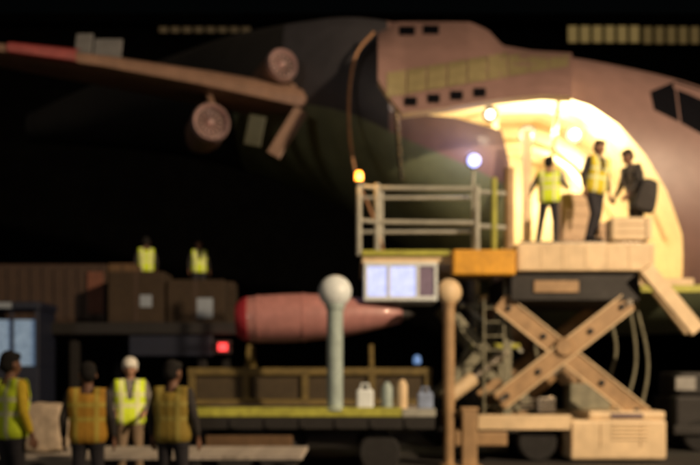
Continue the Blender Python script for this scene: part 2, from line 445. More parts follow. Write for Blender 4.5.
    # bright lining strip by the right jamb
    # wing
    def wing_sec(px, py, d, th, ch):
        c = P(px, py, d); prof = [(0, 0), (.03, .45), (.15, .9), (.35, 1), (.7, .6), (1, .04), (.7, -.25), (.35, -.5), (.15, -.55), (.03, -.4)]
        return [c + Vector((.35 * a * ch, a * ch, b * th * .62)) for a, b in prof]
    secs = [wing_sec(350, 106, 22.0, .8, 4.6), wing_sec(300, 97, 21.2, .74, 4.2), wing_sec(200, 77, 20.1, .55, 3.4), wing_sec(100, 60, 19.1, .4, 2.7), wing_sec(0, 47, 18.2, .28, 2.0), wing_sec(-90, 36, 17.4, .2, 1.4)]
    k = 10; w = MB(); vs = [v for s in secs for v in s]; f = []; mi = []
    for i in range(len(secs) - 1):
        for j in range(k): f.append((i * k + j, i * k + (j + 1) % k, (i + 1) * k + (j + 1) % k, (i + 1) * k + j))
    f += [tuple(range(k)), tuple((len(secs) - 1) * k + j for j in range(k))]
    wo = w.add(vs, f).build('wing', M['wing'], AC, 0, True)
    # red leading edge section near the tip
    e = []
    for px, py, d, th in ((76, 56.6, 18.87, .37), (8, 48, 18.27, .29)):
        c = P(px, py, d)
        e.append([c + Vector((.35 * a * 2, a * 2 - .03, b * th * .62)) for a, b in ((.08, .92), (.0, .56), (-.012, 0), (.0, -.4), (.05, -.52))])
    MB().add(e[0] + e[1] + [v + Vector((0, .05, 0)) for v in e[0] + e[1]],
             [(i, i + 1, 6 + i, 5 + i) for i in range(4)] + [(10 + 5 + i, 10 + 6 + i, 10 + i + 1, 10 + i) for i in range(4)]
             + [(0, 5, 15, 10), (4, 14, 19, 9), (0, 10, 11, 1), (1, 11, 12, 2), (2, 12, 13, 3), (3, 13, 14, 4)]).build('red_leading_edge', M['red'], wo, 0, True)
    # raised spoilers
    gm = mat('grey spoiler skin', (.15, .155, .16), .5, var=.4)
    for px, py, ww, hh in ((84, 42, 17, 20), (108, 46, 28, 17)):
        a = P(px - ww / 2, py + hh / 2, 20.2); b = P(px + ww / 2, py - hh / 2, 20.2)
        MB().box((a.x, 20.15, a.z - .25), (b.x, 20.22, b.z), Matrix.Rotation(R(-18), 3, 'X')).build('spoiler', gm, wo, .02)
    # nacelles: one hung below the wing, one blended over the root
    def nacelle(px, py, d, r, L, ax, name):
        c = P(px, py, d)
        n = MB().lathe(c, ax, [(.34 * r, .8 * r), (0, .92 * r), (.1 * r, 1.02 * r), (.5 * L, 1.05 * r), (.8 * L, .8 * r), (L, .55 * r), (L * .98, .4 * r)], 32).build(name, M['wing'], AC, 0, True)
        axn = Vector(ax).normalized()
        MB().lathe(c - axn * .02, ax, [(.34 * r, .78 * r), (.02, .84 * r), (-.03, .95 * r), (.06, 1.05 * r), (.28 * r, 1.07 * r), (.28 * r, .9 * r)], 32).build('inlet_lip', M['lip'], n, 0, True)
        MB().lathe(c + axn * .22 * r, ax, [(0, .78 * r), (.05, .78 * r)], 32).build('fan_disc', M['dark'], n, 0, True)
        MB().lathe(c + axn * .2 * r, ax, [(-.32 * r, .02), (-.2 * r, .16 * r), (.02, .26 * r)], 24).build('spinner', M['lip'], n, 0, True)
        for i in range(14):
            a = 2 * math.pi * i / 14; u = axn.orthogonal().normalized(); q = Matrix.Rotation(a, 3, axn) @ u; t = axn.cross(q)
            b0 = c + axn * .17 * r
            MB().add([b0 + q * .25 * r - t * .03 * r, b0 + q * .25 * r + t * .05 * r - axn * .05 * r, b0 + q * .77 * r + t * .12 * r - axn * .02, b0 + q * .77 * r - t * .06 * r + axn * .04 * r,
                      b0 + q * .25 * r - t * .03 * r + axn * .02, b0 + q * .25 * r + t * .05 * r - axn * .03 * r, b0 + q * .77 * r + t * .12 * r, b0 + q * .77 * r - t * .06 * r + axn * .06 * r],
                     [(0, 1, 2, 3), (7, 6, 5, 4), (0, 4, 5, 1), (1, 5, 6, 2), (2, 6, 7, 3), (3, 7, 4, 0)]).build('fan_blade', M['fan'], n, 0)
        return n
    n1 = nacelle(211, 122, 19.6, .40, 2.4, (-.30, 1, .05), 'engine')
    c = P(205, 96, 20.4)
    MB().beam(c + Vector((.05, .3, .15)), c + Vector((-.15, .9, -.55)), .9, .14, up=(-.35, 1, 0)).build('pylon', M['wing'], n1, .02)
    n2 = nacelle(283, 64, 20.9, .36, 2.4, (-.45, 1, -.05), 'engine')
    c = P(288, 82, 21.4)
    MB().beam(c + Vector((0, .3, .2)), c + Vector((-.1, .8, -.4)), .9, .14, up=(-.35, 1, 0)).build('pylon', M['wing'], n2, .02)
    beam('gear_door', P(301, 110, 21.0), P(273, 156, 20.8), .08, .34, M['wing'], AC, .02)
    beam('gear_door', P(258, 116, 21.1), P(252, 146, 21.0), .08, .4, M['dimolive'], AC, .02)
    # hose hanging by the door
    pts = [P(374, 32, 20.2), P(356, 55, 20.3), P(349, 95, 20.3), P(350, 140, 20.0), P(357, 178, 19.6), P(372, 215, 19.0), P(385, 258, 18.2)]
    a = np.array([[i, *p] for i, p in enumerate(pts)]); s = cr(a, 40)
    tube('hose', [Vector(r[1:]) for r in s], .035, M['orange'], AC)
    # nose gear below, mostly hidden by the loader
    g = MB().tube([(9.5, 23.3, 3.2), (9.5, 23.3, .7)], .16, 16).build('landing_gear', M['chrome'], AC, 0, True)
    for s in (-1, 1): wheel(g, (9.5, 23.3 + s * .38, .62), .62, .4)
    for gy in (20.9, 25.7):
        g = MB().tube([(2.9, gy + (.8 if gy < 23 else -.8), 5.0), (2.9, gy, .75)], .18, 16).build('landing_gear', M['dark'], AC, 0, True)
        for s in (-.7, .7): wheel(g, (2.9 + s, gy, .68), .68, .5)
make_aircraft_parts()

# ------------------------------------------------------------------ scissor lift loader
def make_loader():
    D0, D1 = 16.5, 19.4
    L = thing('cargo_loader', 'tan scissor lift cargo loader raised to the open aircraft hold', 'loader', (4, 18, 0))
    X = lambda px, d=D0: (px - 350) * d / F
    Z = lambda py, d=D0: CZ + (HOR - py) * d / F
    # main platform
    zt = Z(243); zb = Z(271)
    box('platform', (X(517), D0, zb), (X(655), D1, zt), M['cream'], L, .03)
    for i in range(7):
        x = X(520) + i * (X(652) - X(520)) / 6
        box('platform_rib', (x - .025, D0 - .008, zb + .05), (x + .03, D0 + .01, zt - .06), M['cream'], L, .006)
    for i in range(8):
        y = D0 + .25 + i * .36
        MB().tube([(X(522), y, zt + .03), (X(650), y, zt + .03)], .045, 10).build('roller', M['chrome'], L, 0, True)
    zc = Z(278)
    box('under_frame', (X(512), D0 + .12, Z(300)), (X(642), D1 - .1, zb - .005), M['dark'], L, .02)
    box('frame_panel', (X(535), D0 + .08, Z(292)), (X(580), D0 + .14, Z(280)), M['tan'], L, .01)
    # bridge on the left
    bt, bb = Z(252), Z(263)
    box('bridge_deck', (X(362), D0 + .1, bb), (X(514), D1, bt), M['cream'], L, .02)
    box('deck_edge', (X(362), D0 + .03, bt - .06), (X(450), D0 + .098, bt + .04), M['limeyellow'], L, .008)
    box('bumper', (X(452), D0 - .2, Z(276)), (X(514), D0 + .095, Z(251)), M['yellow'], L, .03)
    # railing, posts and rails as separate parts
    for px, d, top in ((359, D0 + .12, 184), (377, D0 + .2, 184), (381, D1 - .1, 192), (477, D0 + .16, 186), (494, D0 + .2, 178), (509, D0 + .3, 168)):
        m = M['rail'] if px < 480 else M['limeyellow'] if px < 500 else M['tan']
        tube('rail_post', [(X(px, d), d, bt - .05), (X(px, d), d, Z(top, d))], .055 if px < 500 else .1, m, L)
    for py in (188, 222):
        tube('guard_rail', [P(376, py, D0 + .2), P(476, py + 1, D0 + .18)], .045, M['rail'], L)
        tube('guard_rail', [P(358, py - 2, D0 + .12), P(376, py, D0 + .2)], .04, M['rail'], L)
        tube('guard_rail', [P(476, py + 4, D0 + .18), P(509, py + 6, D0 + .28)], .045, M['rail'], L)
        tube('guard_rail', [P(360, py + 10, D1 - .12), P(470, py + 10, D1 - .12)], .04, M['rail'], L)
    # control cab hung under the bridge, lit from inside
    a, b = P(364, 263, D0 + .1), P(437, 301, D0 + .1)
    cab = MB()
    cab.box((a.x, D0, b.z), (b.x, D0 + 1.1, b.z + .08)); cab.box((a.x, D0, a.z - .07), (b.x, D0 + 1.1, a.z))
    for x in (a.x, a.x + .42, a.x + .95, b.x - .06): cab.box((x, D0, b.z + .08), (x + .06, D0 + .08, a.z - .07))
    cab.box((a.x, D0 + 1.0, b.z + .08), (b.x, D0 + 1.1, a.z - .07))
    co = cab.build('control_cab', M['white'], L, .01)
    for x0, x1, m in ((a.x + .065, a.x + .415, M['cabglow']), (a.x + .485, a.x + .945, M['cabglow'])):
        box('cab_window', (x0, D0 + .03, b.z + .085), (x1, D0 + .05, a.z - .075), m, co, 0)
    box('cab_side_panel', (a.x + 1.015, D0 + .03, b.z + .085), (b.x - .065, D0 + .05, a.z - .075), mat('violet grey panel', (.2, .16, .26), .5), co, 0)
    # scissor arms: near pair, far pair and the slimmer front pair
    def scissor(cx, d, m, w, hy=1.0, x0=-66, x1=66, y0=402, y1=300, cyy=348):
        ax = MB()
        q = lambda px, py: Vector(((px - 350) * D0 / F, d, Z(py)))
        beam('scissor_arm', q(cx + x0, y0) + Vector((0, -.06, 0)), q(cx + x1, y1) + Vector((0, -.06, 0)), .1, w, m, L, .02)
        beam('scissor_arm', q(cx - x1 + 2, y1) + Vector((0, .06, 0)), q(cx - x0 + 18, y0 + 16) + Vector((0, .06, 0)), .1, w, m, L, .02)
        MB().lathe(q(cx, 347) + Vector((0, -.18, 0)), (0, 1, 0), [(0, w * .2), (.0, w * .42), (.05, w * .5), (.3, w * .5)], 20).build('pivot', m, L, 0, True)
    scissor(566, D0 + .25, M['tan'], .36)
    scissor(566, D1 - .5, M['tan'], .36)
    scissor(488, D0 + .9, M['olive'], .2, x0=-40, x1=40, y0=398)
    scissor(488, D1 - .6, M['olive'], .2, x0=-40, x1=40, y0=398)
    # rams
    tube('ram', [P(447, 398, D0 + .3), P(474, 378, D0 + .4)], .14, M['cream'], L, 16)
    tube('ram_rod', [P(474, 378, D0 + .4), P(506, 352, D0 + .5)], .07, M['chrome'], L, 14)
    tube('ram', [P(520, 405, D0 + 1.2), P(552, 375, D0 + 1.2)], .12, M['tan'], L, 16)
    tube('ram_rod', [P(552, 375, D0 + 1.2), P(580, 348, D0 + 1.2)], .06, M['chrome'], L, 14)
    # flanges and pins on the near arms, columns, ladder, pipes
    for p0, p1 in (((500, 402), (632, 300)), ((502, 300), (650, 418))):
        a = P(*p0, D0); b = P(*p1, D0); off = .13 if p0[1] > p1[1] else .25
        dd = (b - a).normalized(); nn = Vector((-dd.z, 0, dd.x))
        for s_ in (-1, 1):
            q = Vector((0, off - .005, 0)) + nn * s_ * .17
            beam('arm_flange', a + q + dd * .05, b + q - dd * .05, .03, .03, M['cream'], L, .006)
        for f_ in (.06, .3, .7, .94):
            c = a.lerp(b, f_) + Vector((0, off - .04, 0))
            MB().lathe(c, (0, 1, 0), [(0, .03), (.01, .055), (.06, .055)], 12).build('arm_pin', M['dark'], L, 0, True)
    tube('cross_shaft', [P(503, 398, D0 + .1), Vector((P(503, 398, D0).x, D1 - .4, Z(398)))], .06, M['chrome'], L, 14)
    tube('cross_shaft', [P(630, 302, D0 + .1), Vector((P(630, 302, D0).x, D1 - .4, Z(302)))], .06, M['chrome'], L, 14)
    for px, d in ((513, D0 + .5), (516, D1 - .4)):
        box('guide_column', (X(px) - .07, d, Z(432)), (X(px) + .07, d + .16, bb - .006), M['olive'], L, .01)
    beam('column_brace', P(458, 300, D0 + 1.3), P(522, 352, D0 + 1.3), .06, .07, M['rail'], L)
    beam('column_brace', P(515, 300, D0 + 1.3), P(462, 356, D0 + 1.3), .06, .07, M['olive'], L)
    beam('column_brace', P(470, 346, D0 + 1.2), P(520, 346, D0 + 1.2), .06, .09, M['limeyellow'], L)
    beam('column_brace', P(458, 306, D0 + 1.2), P(520, 306, D0 + 1.2), .06, .07, M['olive'], L)
    box('hydraulic_tank', (X(585), D0 + 1.1, Z(412)), (X(628), D0 + 1.7, Z(384)), M['olive'], L, .03)
    box('valve_block', (X(545), D0 + .6, Z(414)), (X(563), D0 + .9, Z(398)), M['chrome'], L, .02)
    for i in range(3): tube('pipe', [P(520, 408 - i * 4, D0 + .7), P(545, 407 - i * 4, D0 + .7), P(552, 402 - i * 3, D0 + .7)], .018, M['chrome'], L, 8)
    for s_ in (0, 1): tube('ladder_stile', [P(484 + s_ * 20, 300, D0 + .35), P(484 + s_ * 20, 416, D0 + .35)], .022, M['olive'], L, 8)
    for i in range(8): tube('ladder_rung', [P(484, 308 + i * 14, D0 + .35), P(504, 308 + i * 14, D0 + .35)], .016, M['olive'], L, 8)
    box('rear_column', (X(522, D1), D1 - .2, zt), (X(530, D1), D1 - .05, Z(132, D1)), M['cream'], L, .02)
    # hydraulic hoses
    for i, (p0, p1) in enumerate((((628, 296), (622, 416)), ((634, 296), (640, 416)), ((604, 296), (606, 388)), ((522, 296), (530, 416)))):
        a = P(*p0, D0 + 1.4); b = P(*p1, D0 + 1.4); mid = (a + b) / 2 + Vector((.25, .1, -.1))
        s = cr(np.array([[0, *a], [1, *mid], [2, *b]]), 14)
        tube('hydraulic_hose', [Vector(r[1:]) for r in s], .03, M['olive'], L, 8)
    # base chassis
    box('chassis_rail', (X(478), D0 + .02, Z(430)), (X(572), D0 + .3, Z(415)), M['cream'], L, .02)
    box('chassis_rail', (X(455), D1 - .5, Z(432)), (X(668), D1 - .2, Z(416)), M['tan'], L, .02)
    box('engine_housing', (X(571), D0, .05), (X(667), D1 - .55, Z(420)), M['cream'], L, .05)
    top = Z(420)
    MB().box((X(590), D0 + .1, top - .005), (X(668), D0 + 1.6, top + .16), Matrix.Rotation(R(0), 3, 'X')).build('housing_hood', M['cream'], L, .05)
    box('hood_grille', (X(612), D0 + .085, top + .03), (X(645), D0 + .11, top + .12), mat('mauve grille', (.16, .12, .13), .5), L, .005)
    for i in range(5):
        z = .42 + i * .07
        box('louvre', (X(612), D0 - .02, z), (X(648), D0 + .01, z + .03), M['cream'], L, .005)
    for x in (X(571.5), X(600), X(640)): box('panel_seam', (x, D0 - .008, .28), (x + .015, D0 + .005, top - .05), M['tan'], L, 0)
    box('front_box', (X(455), D0 + .05, .3), (X(508), D0 + 1.5, Z(432)), M['tan'], L, .03)
    box('belly_pan', (X(500), D0 + .8, .3), (X(572), D1 - .5, Z(430)), M['dark'], L, .02)
    for px in (540, 640): wheel(L, (X(px), D0 + .32, .36), .36, .26)
    for px in (540, 470): wheel(L, (X(px), D1 - .4, .36), .36, .26)
    # folded arm on the right and its kick rail
    beam('ramp_arm', P(645, 268, D0 - .1), P(697, 331, D0 - .1), .16, .27, M['cream'], L, .02)
    beam('ramp_arm', P(640, 268, D1 - .3), P(690, 331, D1 - .3), .16, .27, M['cream'], L, .02)
    box('ramp_rail', (X(655), D0 + .8, Z(292, D0 + .8)), (X(720), D0 + .9, Z(285, D0 + .8)), M['limeyellow'], L, .01)
    # beacon on the corner post
    c = P(359, 184, D0 + .12)
    o = MB().lathe(c, (0, 0, 1), [(0, .09), (.05, .09), (.06, .07)], 18).build('beacon', M['dark'], L, 0, True)
    MB().lathe(c + Vector((0, 0, .06)), (0, 0, 1), [(0, .075), (.12, .075), (.17, .05), (.18, .01)], 18).build('lens', M['beacon'], o, 0, True)
    lamp('beacon_light', 'POINT', c + Vector((0, -.12, .14)), 22, (1, .45, .1), .08)
    # work lamp on its own stalk
    c = P(474, 160, D1 - .5)
    tube('lamp_stalk', [(c.x, D1 - .36, bt - .02), c + Vector((0, .14, -.1))], .035, M['rail'], L)
    o = MB().lathe(c + Vector((0, .14, 0)), (0, -1, -.1), [(0, .05), (.04, .15), (.12, .17), (.14, .16)], 20).build('work_lamp', M['dark'], L, 0, True)
    MB().lathe(c + Vector((0, .0, -.014)), (0, -1, -.1), [(0, .14), (.03, .13), (.05, .06)], 20).build('lens', M['bluelamp'], o, 0, True)
    lamp('work_light', 'POINT', c + Vector((0, .25, .32)), 26, (.5, .52, 1), .12)
    return L
make_loader()

# ------------------------------------------------------------------ posts with round heads
def round_post(name, label, px, head_py, base_z, d, hr, pr, pm, hm, tilt=0):
    c = P(px, head_py, d)
    t = thing(name, label, 'post', (c.x, d, base_z), None)
    tube('post', [(c.x, d, base_z + .03), (c.x, d, c.z - hr * .8)], pr, pm, t, 18)
    MB().lathe((c.x, d, base_z), (0, 0, 1), [(0, pr * 1.7), (.04, pr * 1.7), (.05, pr * 1.1)], 24).build('base_plate', pm, t, 0, True)
    MB().lathe((c.x, d, c.z - hr * 1.05), (0, 0, 1), [(0, pr * 1.15), (.08, pr * 1.25), (.1, pr)], 24).build('collar', pm, t, 0, True)
    ax = Vector((math.sin(tilt), -1, .12)).normalized()
    prof = [(-.5 * hr, .12 * hr), (-.46 * hr, .5 * hr), (-.3 * hr, .8 * hr), (-.05 * hr, .97 * hr), (.12 * hr, 1.0 * hr), (.3 * hr, .93 * hr), (.55 * hr, .7 * hr), (.72 * hr, .4 * hr), (.78 * hr, .05 * hr)]
    MB().lathe(c, ax, prof, 32).build('round_head', hm, t, 0, True)
    return t
round_post('round_headed_post', 'white round head on a thick pale green post, on the flatbed', 335, 292, 1.03, 14.62, .27, .13, M['palepost'], M['white'])
round_post('round_headed_post', 'cream round head on a tall slim tan post beside the scissor loader', 449, 292, 0.0, 15.8, .23, .10, M['tan'], M['cream'], .4)
t = thing('stub_post', 'short square tan post at the foot of the scissor loader', 'post', (P(469, 0, 15.7).x, 15.7, 0))
c = P(469, 410, 15.7)
box('shaft', (c.x - .13, 15.57, .02), (c.x + .13, 15.83, c.z), M['tan'], t, .02)
box('cap', (c.x - .15, 15.55, c.z - .005), (c.x + .15, 15.85, c.z + .05), M['tan'], t, .015)
box('foot_plate', (c.x - .22, 15.48, 0.0), (c.x + .22, 15.92, .025), M['tan'], t, .005)

# ------------------------------------------------------------------ flatbed with jet engine on its cradle
def make_flatbed():
    d0, d1 = 14.4, 18.2; zt = 1.03; x0, x1 = P(182, 0, d0).x, P(436, 0, d0).x
    t = thing('flatbed_trailer', 'low flatbed trailer with yellow green edge under the jet engine', 'trailer', ((x0 + x1) / 2, 16, 0))
    n = 10; w = (d1 - d0 - .1) / n
    for i in range(n):
        box('deck_plank', (x0, d0 + .1 + i * w + .006, zt - .06), (x1, d0 + .1 + (i + 1) * w - .006, zt + random.uniform(-.004, .004)), M['wood'], t, .006)
    xm = P(402, 0, d0).x
    box('edge_strip', (x0, d0 + .03, zt - .1), (xm, d0 + .095, zt + .05), M['limeyellow'], t, .01)
    box('edge_strip', (xm + .01, d0 + .03, zt - .1), (x1, d0 + .095, zt + .03), M['rail'], t, .01)
    box('side_rail', (x0 + .02, d0, zt - .3), (x1 - .02, d0 + .1, zt - .11), M['dark'], t, .01)
    for x in (x0 + .3, x0 + 1.6, x0 + 2.8): box('cross_member', (x, d0 + .12, zt - .22), (x + .1, d1, zt - .065), M['dark'], t, .01)
    for i in range(7): box('stake_pocket', (x0 + .2 + i * .56, d0 - .03, zt - .27), (x0 + .28 + i * .56, d0 - .001, zt - .13), M['dark'], t, .005)
    for x in (x0 + .8, x0 + 1.5, x1 - .9):
        for y in (d0 + .3, d1 - .4): wheel(t, (x, y, .34), .34, .24)
    box('tool_box', (P(205, 0, d0).x, d0 + .02, P(0, 450, d0).z), (P(292, 0, d0).x, d0 + .5, P(0, 437, d0).z + .02), M['carton'], t, .02)
    xb = P(417, 0, 17.9).x; tube('marker_stalk', [(xb, 17.9, zt), (xb, 17.9, P(0, 364, 17.9).z)], .03, M['dark'], t)
    ml = MB().lathe((xb, 17.9, P(0, 364, 17.9).z), (0, 0, 1), [(0, .05), (.02, .08), (.14, .07), (.18, .02)], 14).build('marker_lamp', mat('lit dim blue lens', (.1, .2, .5), .3, emit=.35, emit_col=(.25, .5, 1), bump=0), t, 0, True)
    # cradle
    k = thing('engine_cradle', 'dull yellow steel cradle carrying the pink jet engine', 'cradle', ((x0 + x1) / 2, 16, zt))
    for y in (16.1, 17.7):
        za = P(0, 368, 16.1).z
        beam('cradle_beam', (P(188, 0, 16.1).x, y, za - .06), (P(432, 0, 16.1).x, y, za - .06), .1, .13, M['dullyellow'], k, .01)
        beam('cradle_beam', (P(188, 0, 16.1).x, y, zt + .09), (P(432, 0, 16.1).x, y, zt + .09), .1, .1, M['dullyellow'], k, .01)
        for px in (192, 246, 305, 372, 428):
            x = P(px, 0, 16.1).x; beam('upright', (x, y, zt + .145), (x, y, za - .13), .1, .12, M['dullyellow'], k, .008)
    for a_, b_ in ((192, 246), (246, 305), (305, 372), (372, 428)):
        box('side_sheet', (P(a_, 0, 16.1).x + .065, 16.12, zt + .145), (P(b_, 0, 16.1).x - .065, 16.14, za - .13), M['sheet'], k, .004)
    for px in (246, 372):
        x = P(px, 0, 16.1).x
        beam('cross_beam', (x, 16.16, za + .03), (x, 17.64, za + .03), .1, .05, M['dullyellow'], k, .008, up=(1, 0, 0))
        for s in (-1, 1): beam('saddle_arm', (x, 16.9 + s * .55, za + .05), (x, 16.9 + s * .28, za + .42), .08, .08, M['dullyellow'], k, .008, up=(1, 0, 0))
    # jet engine
    c = P(240, 317, 16.9); Ls = P(402, 0, 16.9).x - c.x
    e = thing('jet_engine', 'pink shelled jet engine with red end cover lying on the yellow cradle', 'engine', (c.x + Ls / 2, 16.9, P(0, 345, 16.9).z))
    prof = [(.0, .30), (.03, .37), (.12, .415), (.35, .44), (.8, .455), (1.2, .45), (1.7, .41), (2.2, .34), (2.6, .26), (Ls - .05, .17), (Ls, .12)]
    ax = (1, 0, .035)
    MB().lathe(c - Vector((0, 0, .05)), ax, prof, 40).build('shell', M['engine_pink'], e, 0, True)
    for tt, r in ((.36, .446), (1.2, .456), (1.75, .40)):
        MB().lathe(c - Vector((0, 0, .05)) + Vector(ax) * tt, ax, [(-.02, r - .03), (-.02, r + .006), (.02, r + .006), (.02, r - .03)], 40).build('band', M['engine_pink'], e, 0, True)
    MB().lathe(c - Vector((0, 0, .05)), ax, [(-.07, .1), (-.06, .31), (.0, .36), (.08, .405), (.16, .43), (.18, .40)], 32).build('end_cover', M['crimson'], e, 0, True)
    MB().lathe(c - Vector((0, 0, .05)) + Vector(ax) * (Ls - .02), ax, [(0, .12), (.12, .1), (.26, .02)], 24).build('tail_cone', M['dark'], e, 0, True)
    # small things standing on the deck
    def can(name, label, px, d, r, h, m, capm, cat, sq=False):
        x = P(px, 0, d).x; o = thing(name, label, cat, (x, d, zt + .005))
        if sq:
            box('body', (x - r, d - r * .7, zt + .006), (x + r, d + r * .7, zt + h * .8), m, o, .04)
            tube('handle', [(x - r * .5, d, zt + h * .79), (x - r * .4, d, zt + h), (x + r * .4, d, zt + h), (x + r * .5, d, zt + h * .79)], .02, m, o, 8)
        else:
            MB().lathe((x, d, zt + .006), (0, 0, 1), [(0, r * .9), (.02, r), (h * .72, r), (h * .85, r * .6), (h * .9, r * .35)], 20).build('body', m, o, 0, True)
            MB().lathe((x, d, zt + h * .89), (0, 0, 1), [(0, r * .4), (h * .1, r * .4), (h * .11, r * .2)], 16).build('valve', capm, o, 0, True)
    can('jerry_can', 'white jerry can on the flatbed beside the pale post', 365, 14.9, .14, .42, M['white'], M['dark'], 'can', True)
    can('gas_bottle', 'grey gas bottle on the flatbed, leftmost of the two', 387, 14.8, .09, .5, M['palepost'], M['dark'], 'gas bottle')
    can('gas_bottle', 'cream gas bottle on the flatbed next to a darker grey one', 402, 14.8, .09, .55, M['cream'], M['dark'], 'gas bottle')
    can('jerry_can', 'bluish jerry can at the end of the flatbed by the tan post', 425, 14.9, .13, .36, M['blue'], M['dark'], 'can', True)
make_flatbed()

# ------------------------------------------------------------------ lift truck with cartons on its raised platform
def make_lift_truck():
    d0, d1 = 21.0, 26.0; zp = 2.85; X = lambda px, d=d0: (px - 350) * d / F; Z = lambda py, d=d0: CZ + (HOR - py) * d / F
    t = thing('lift_truck', 'dark lift truck with lit blue cab window and raised platform of cartons', 'truck', (X(110), 23.5, 0))
    box('platform', (X(-40), d0, zp - .28), (X(238), d1, zp), M['dark'], t, .02)
    for px in (70, 200):
        for y in (d0 + .4, d1 - .5): beam('lift_leg', (X(px), y, .9), (X(px), y, zp - .29), .2, .2, M['dark'], t, .01)
    box('side_panel', (X(128), d0 + .1, Z(356)), (X(212), d0 + .2, Z(331)), M['navy'], t, .02)
    box('chassis', (X(-30), d0 + .3, .55), (X(232), d1 - .3, .9), M['dark'], t, .03)
    for px in (10, 90, 190):
        for y in (d0 + .35, d1 - .4): wheel(t, (X(px), y, .48), .48, .3)
    cab = MB().box((X(-30), d0 - .9, .6), (X(2), d0 + .25, Z(312))).box((X(2), d0 - .9, .6), (X(52), d0 + .25, Z(366, d0 - .9))).box((X(-30), d0 - .95, Z(312)), (X(54), d0 + .25, Z(305)))
    cab.box((X(48), d0 - .9, Z(366, d0 - .9)), (X(52), d0 + .25, Z(312)))
    co = cab.build('cab', M['navy'], t, .02)
    box('cab_window', (X(3), d0 - .8, Z(366, d0 - .9) + .01), (X(47.5), d0 - .74, Z(322)), M['cabdim'], co, 0)
    box('window_bar', (X(24), d0 - .86, Z(366, d0 - .9) + .01), (X(27), d0 - .81, Z(314)), M['navy'], co, .005)
    box('cab_roof_edge', (X(-30), d0 - 1.02, Z(311.5)), (X(27), d0 - .955, Z(306)), M['paper'], co, .005)
    c = P(223, 347, d0 + .05)
    o = MB().box(c + Vector((-.2, -.02, -.16)), c + Vector((.2, .12, .16))).build('tail_light', M['dark'], t, .02)
    box('lens', c + Vector((-.11, -.05, -.09)), c + Vector((.11, -.022, .09)), M['taillamp'], o, .01)
    lamp('tail_glow', 'POINT', c + Vector((0, -.2, 0)), 3, (1, .1, .08), .06)
    # container and cartons
    def crate(name, label, cat, px0, px1, py0, d, m, dep=1.0, z0=zp + .006, grp=None, lab=None, flaps=True):
        x0, x1 = X(px0, d), X(px1, d); z1 = Z(py0, d)
        o = thing(name, label, cat, ((x0 + x1) / 2, d + dep / 2, z0), grp)
        b = box('body', (x0, d, z0), (x1, d + dep, z1), m, o, .02)
        if flaps:
            box('tape', (x0 + (x1 - x0) * .47, d - .006, z0 + .02), (x0 + (x1 - x0) * .53, d - .001, z1 - .02), M['tin'], o, 0)
            box('lid_flap', (x0 + .01, d + .02, z1 + .001), (x1 - .01, d + dep * .48, z1 + .015), m, o, .004)
            box('lid_flap', (x0 + .01, d + dep * .52, z1 + .001), (x1 - .01, d + dep - .02, z1 + .018), m, o, .004)
        if lab:
            a, c2 = P(lab[0] - lab[2], lab[1] + lab[3], d), P(lab[0] + lab[2], lab[1] - lab[3], d)
            box('paper_label', (a.x, d - .012, a.z), (c2.x, d - .007, c2.z), M['paper'], o, 0)
        return o
    o = crate('freight_container', 'long brown sheet metal container on the lift truck above the blue window', 'container', -30, 106, 264, 22.4, M['tin'], 1.6, flaps=False)
    x0, x1 = X(-30, 22.4), X(106, 22.4)
    for i in range(12): box('corrugation', (x0 + .08 + i * .29, 22.36, zp + .15), (x0 + .2 + i * .29, 22.398, Z(268, 22.4)), M['tin'], o, .01)
    box('red_edge_panel', (X(88, 22.4), 22.33, zp + .3), (X(104, 22.4), 22.358, Z(272, 22.4)), mat('rust red panel', (.16, .06, .035), .7), o, .005)
    crate('carton', 'brown carton with a small pale label, left of the two labelled ones', 'carton', 108, 164, 272, 21.25, M['cartondk'], lab=(146, 301, 6, 6))
    crate('carton', 'brown carton with a larger pale label, right end of the lift truck', 'carton', 167, 224, 280, 21.25, M['cartondk'], lab=(205, 308, 8, 10))
    crate('carton', 'pale tan small carton on top behind the left labelled carton', 'carton', 108, 136, 264, 22.5, M['carton'], .6)
    crate('carton', 'dark carton tilted end piece at the right edge of the platform', 'carton', 222, 234, 282, 22.6, M['cartondk'], .8)
    for px, n in ((146, 'left'), (200, 'right')):
        crate('wooden_crate', 'low wooden crate under the %s worker on the lift truck' % n, 'crate', px - 22, px + 22, HOR - (3.62 - CZ) * F / 24.3, 24.3, M['cartondk'], 1.0, flaps=False)
make_lift_truck()

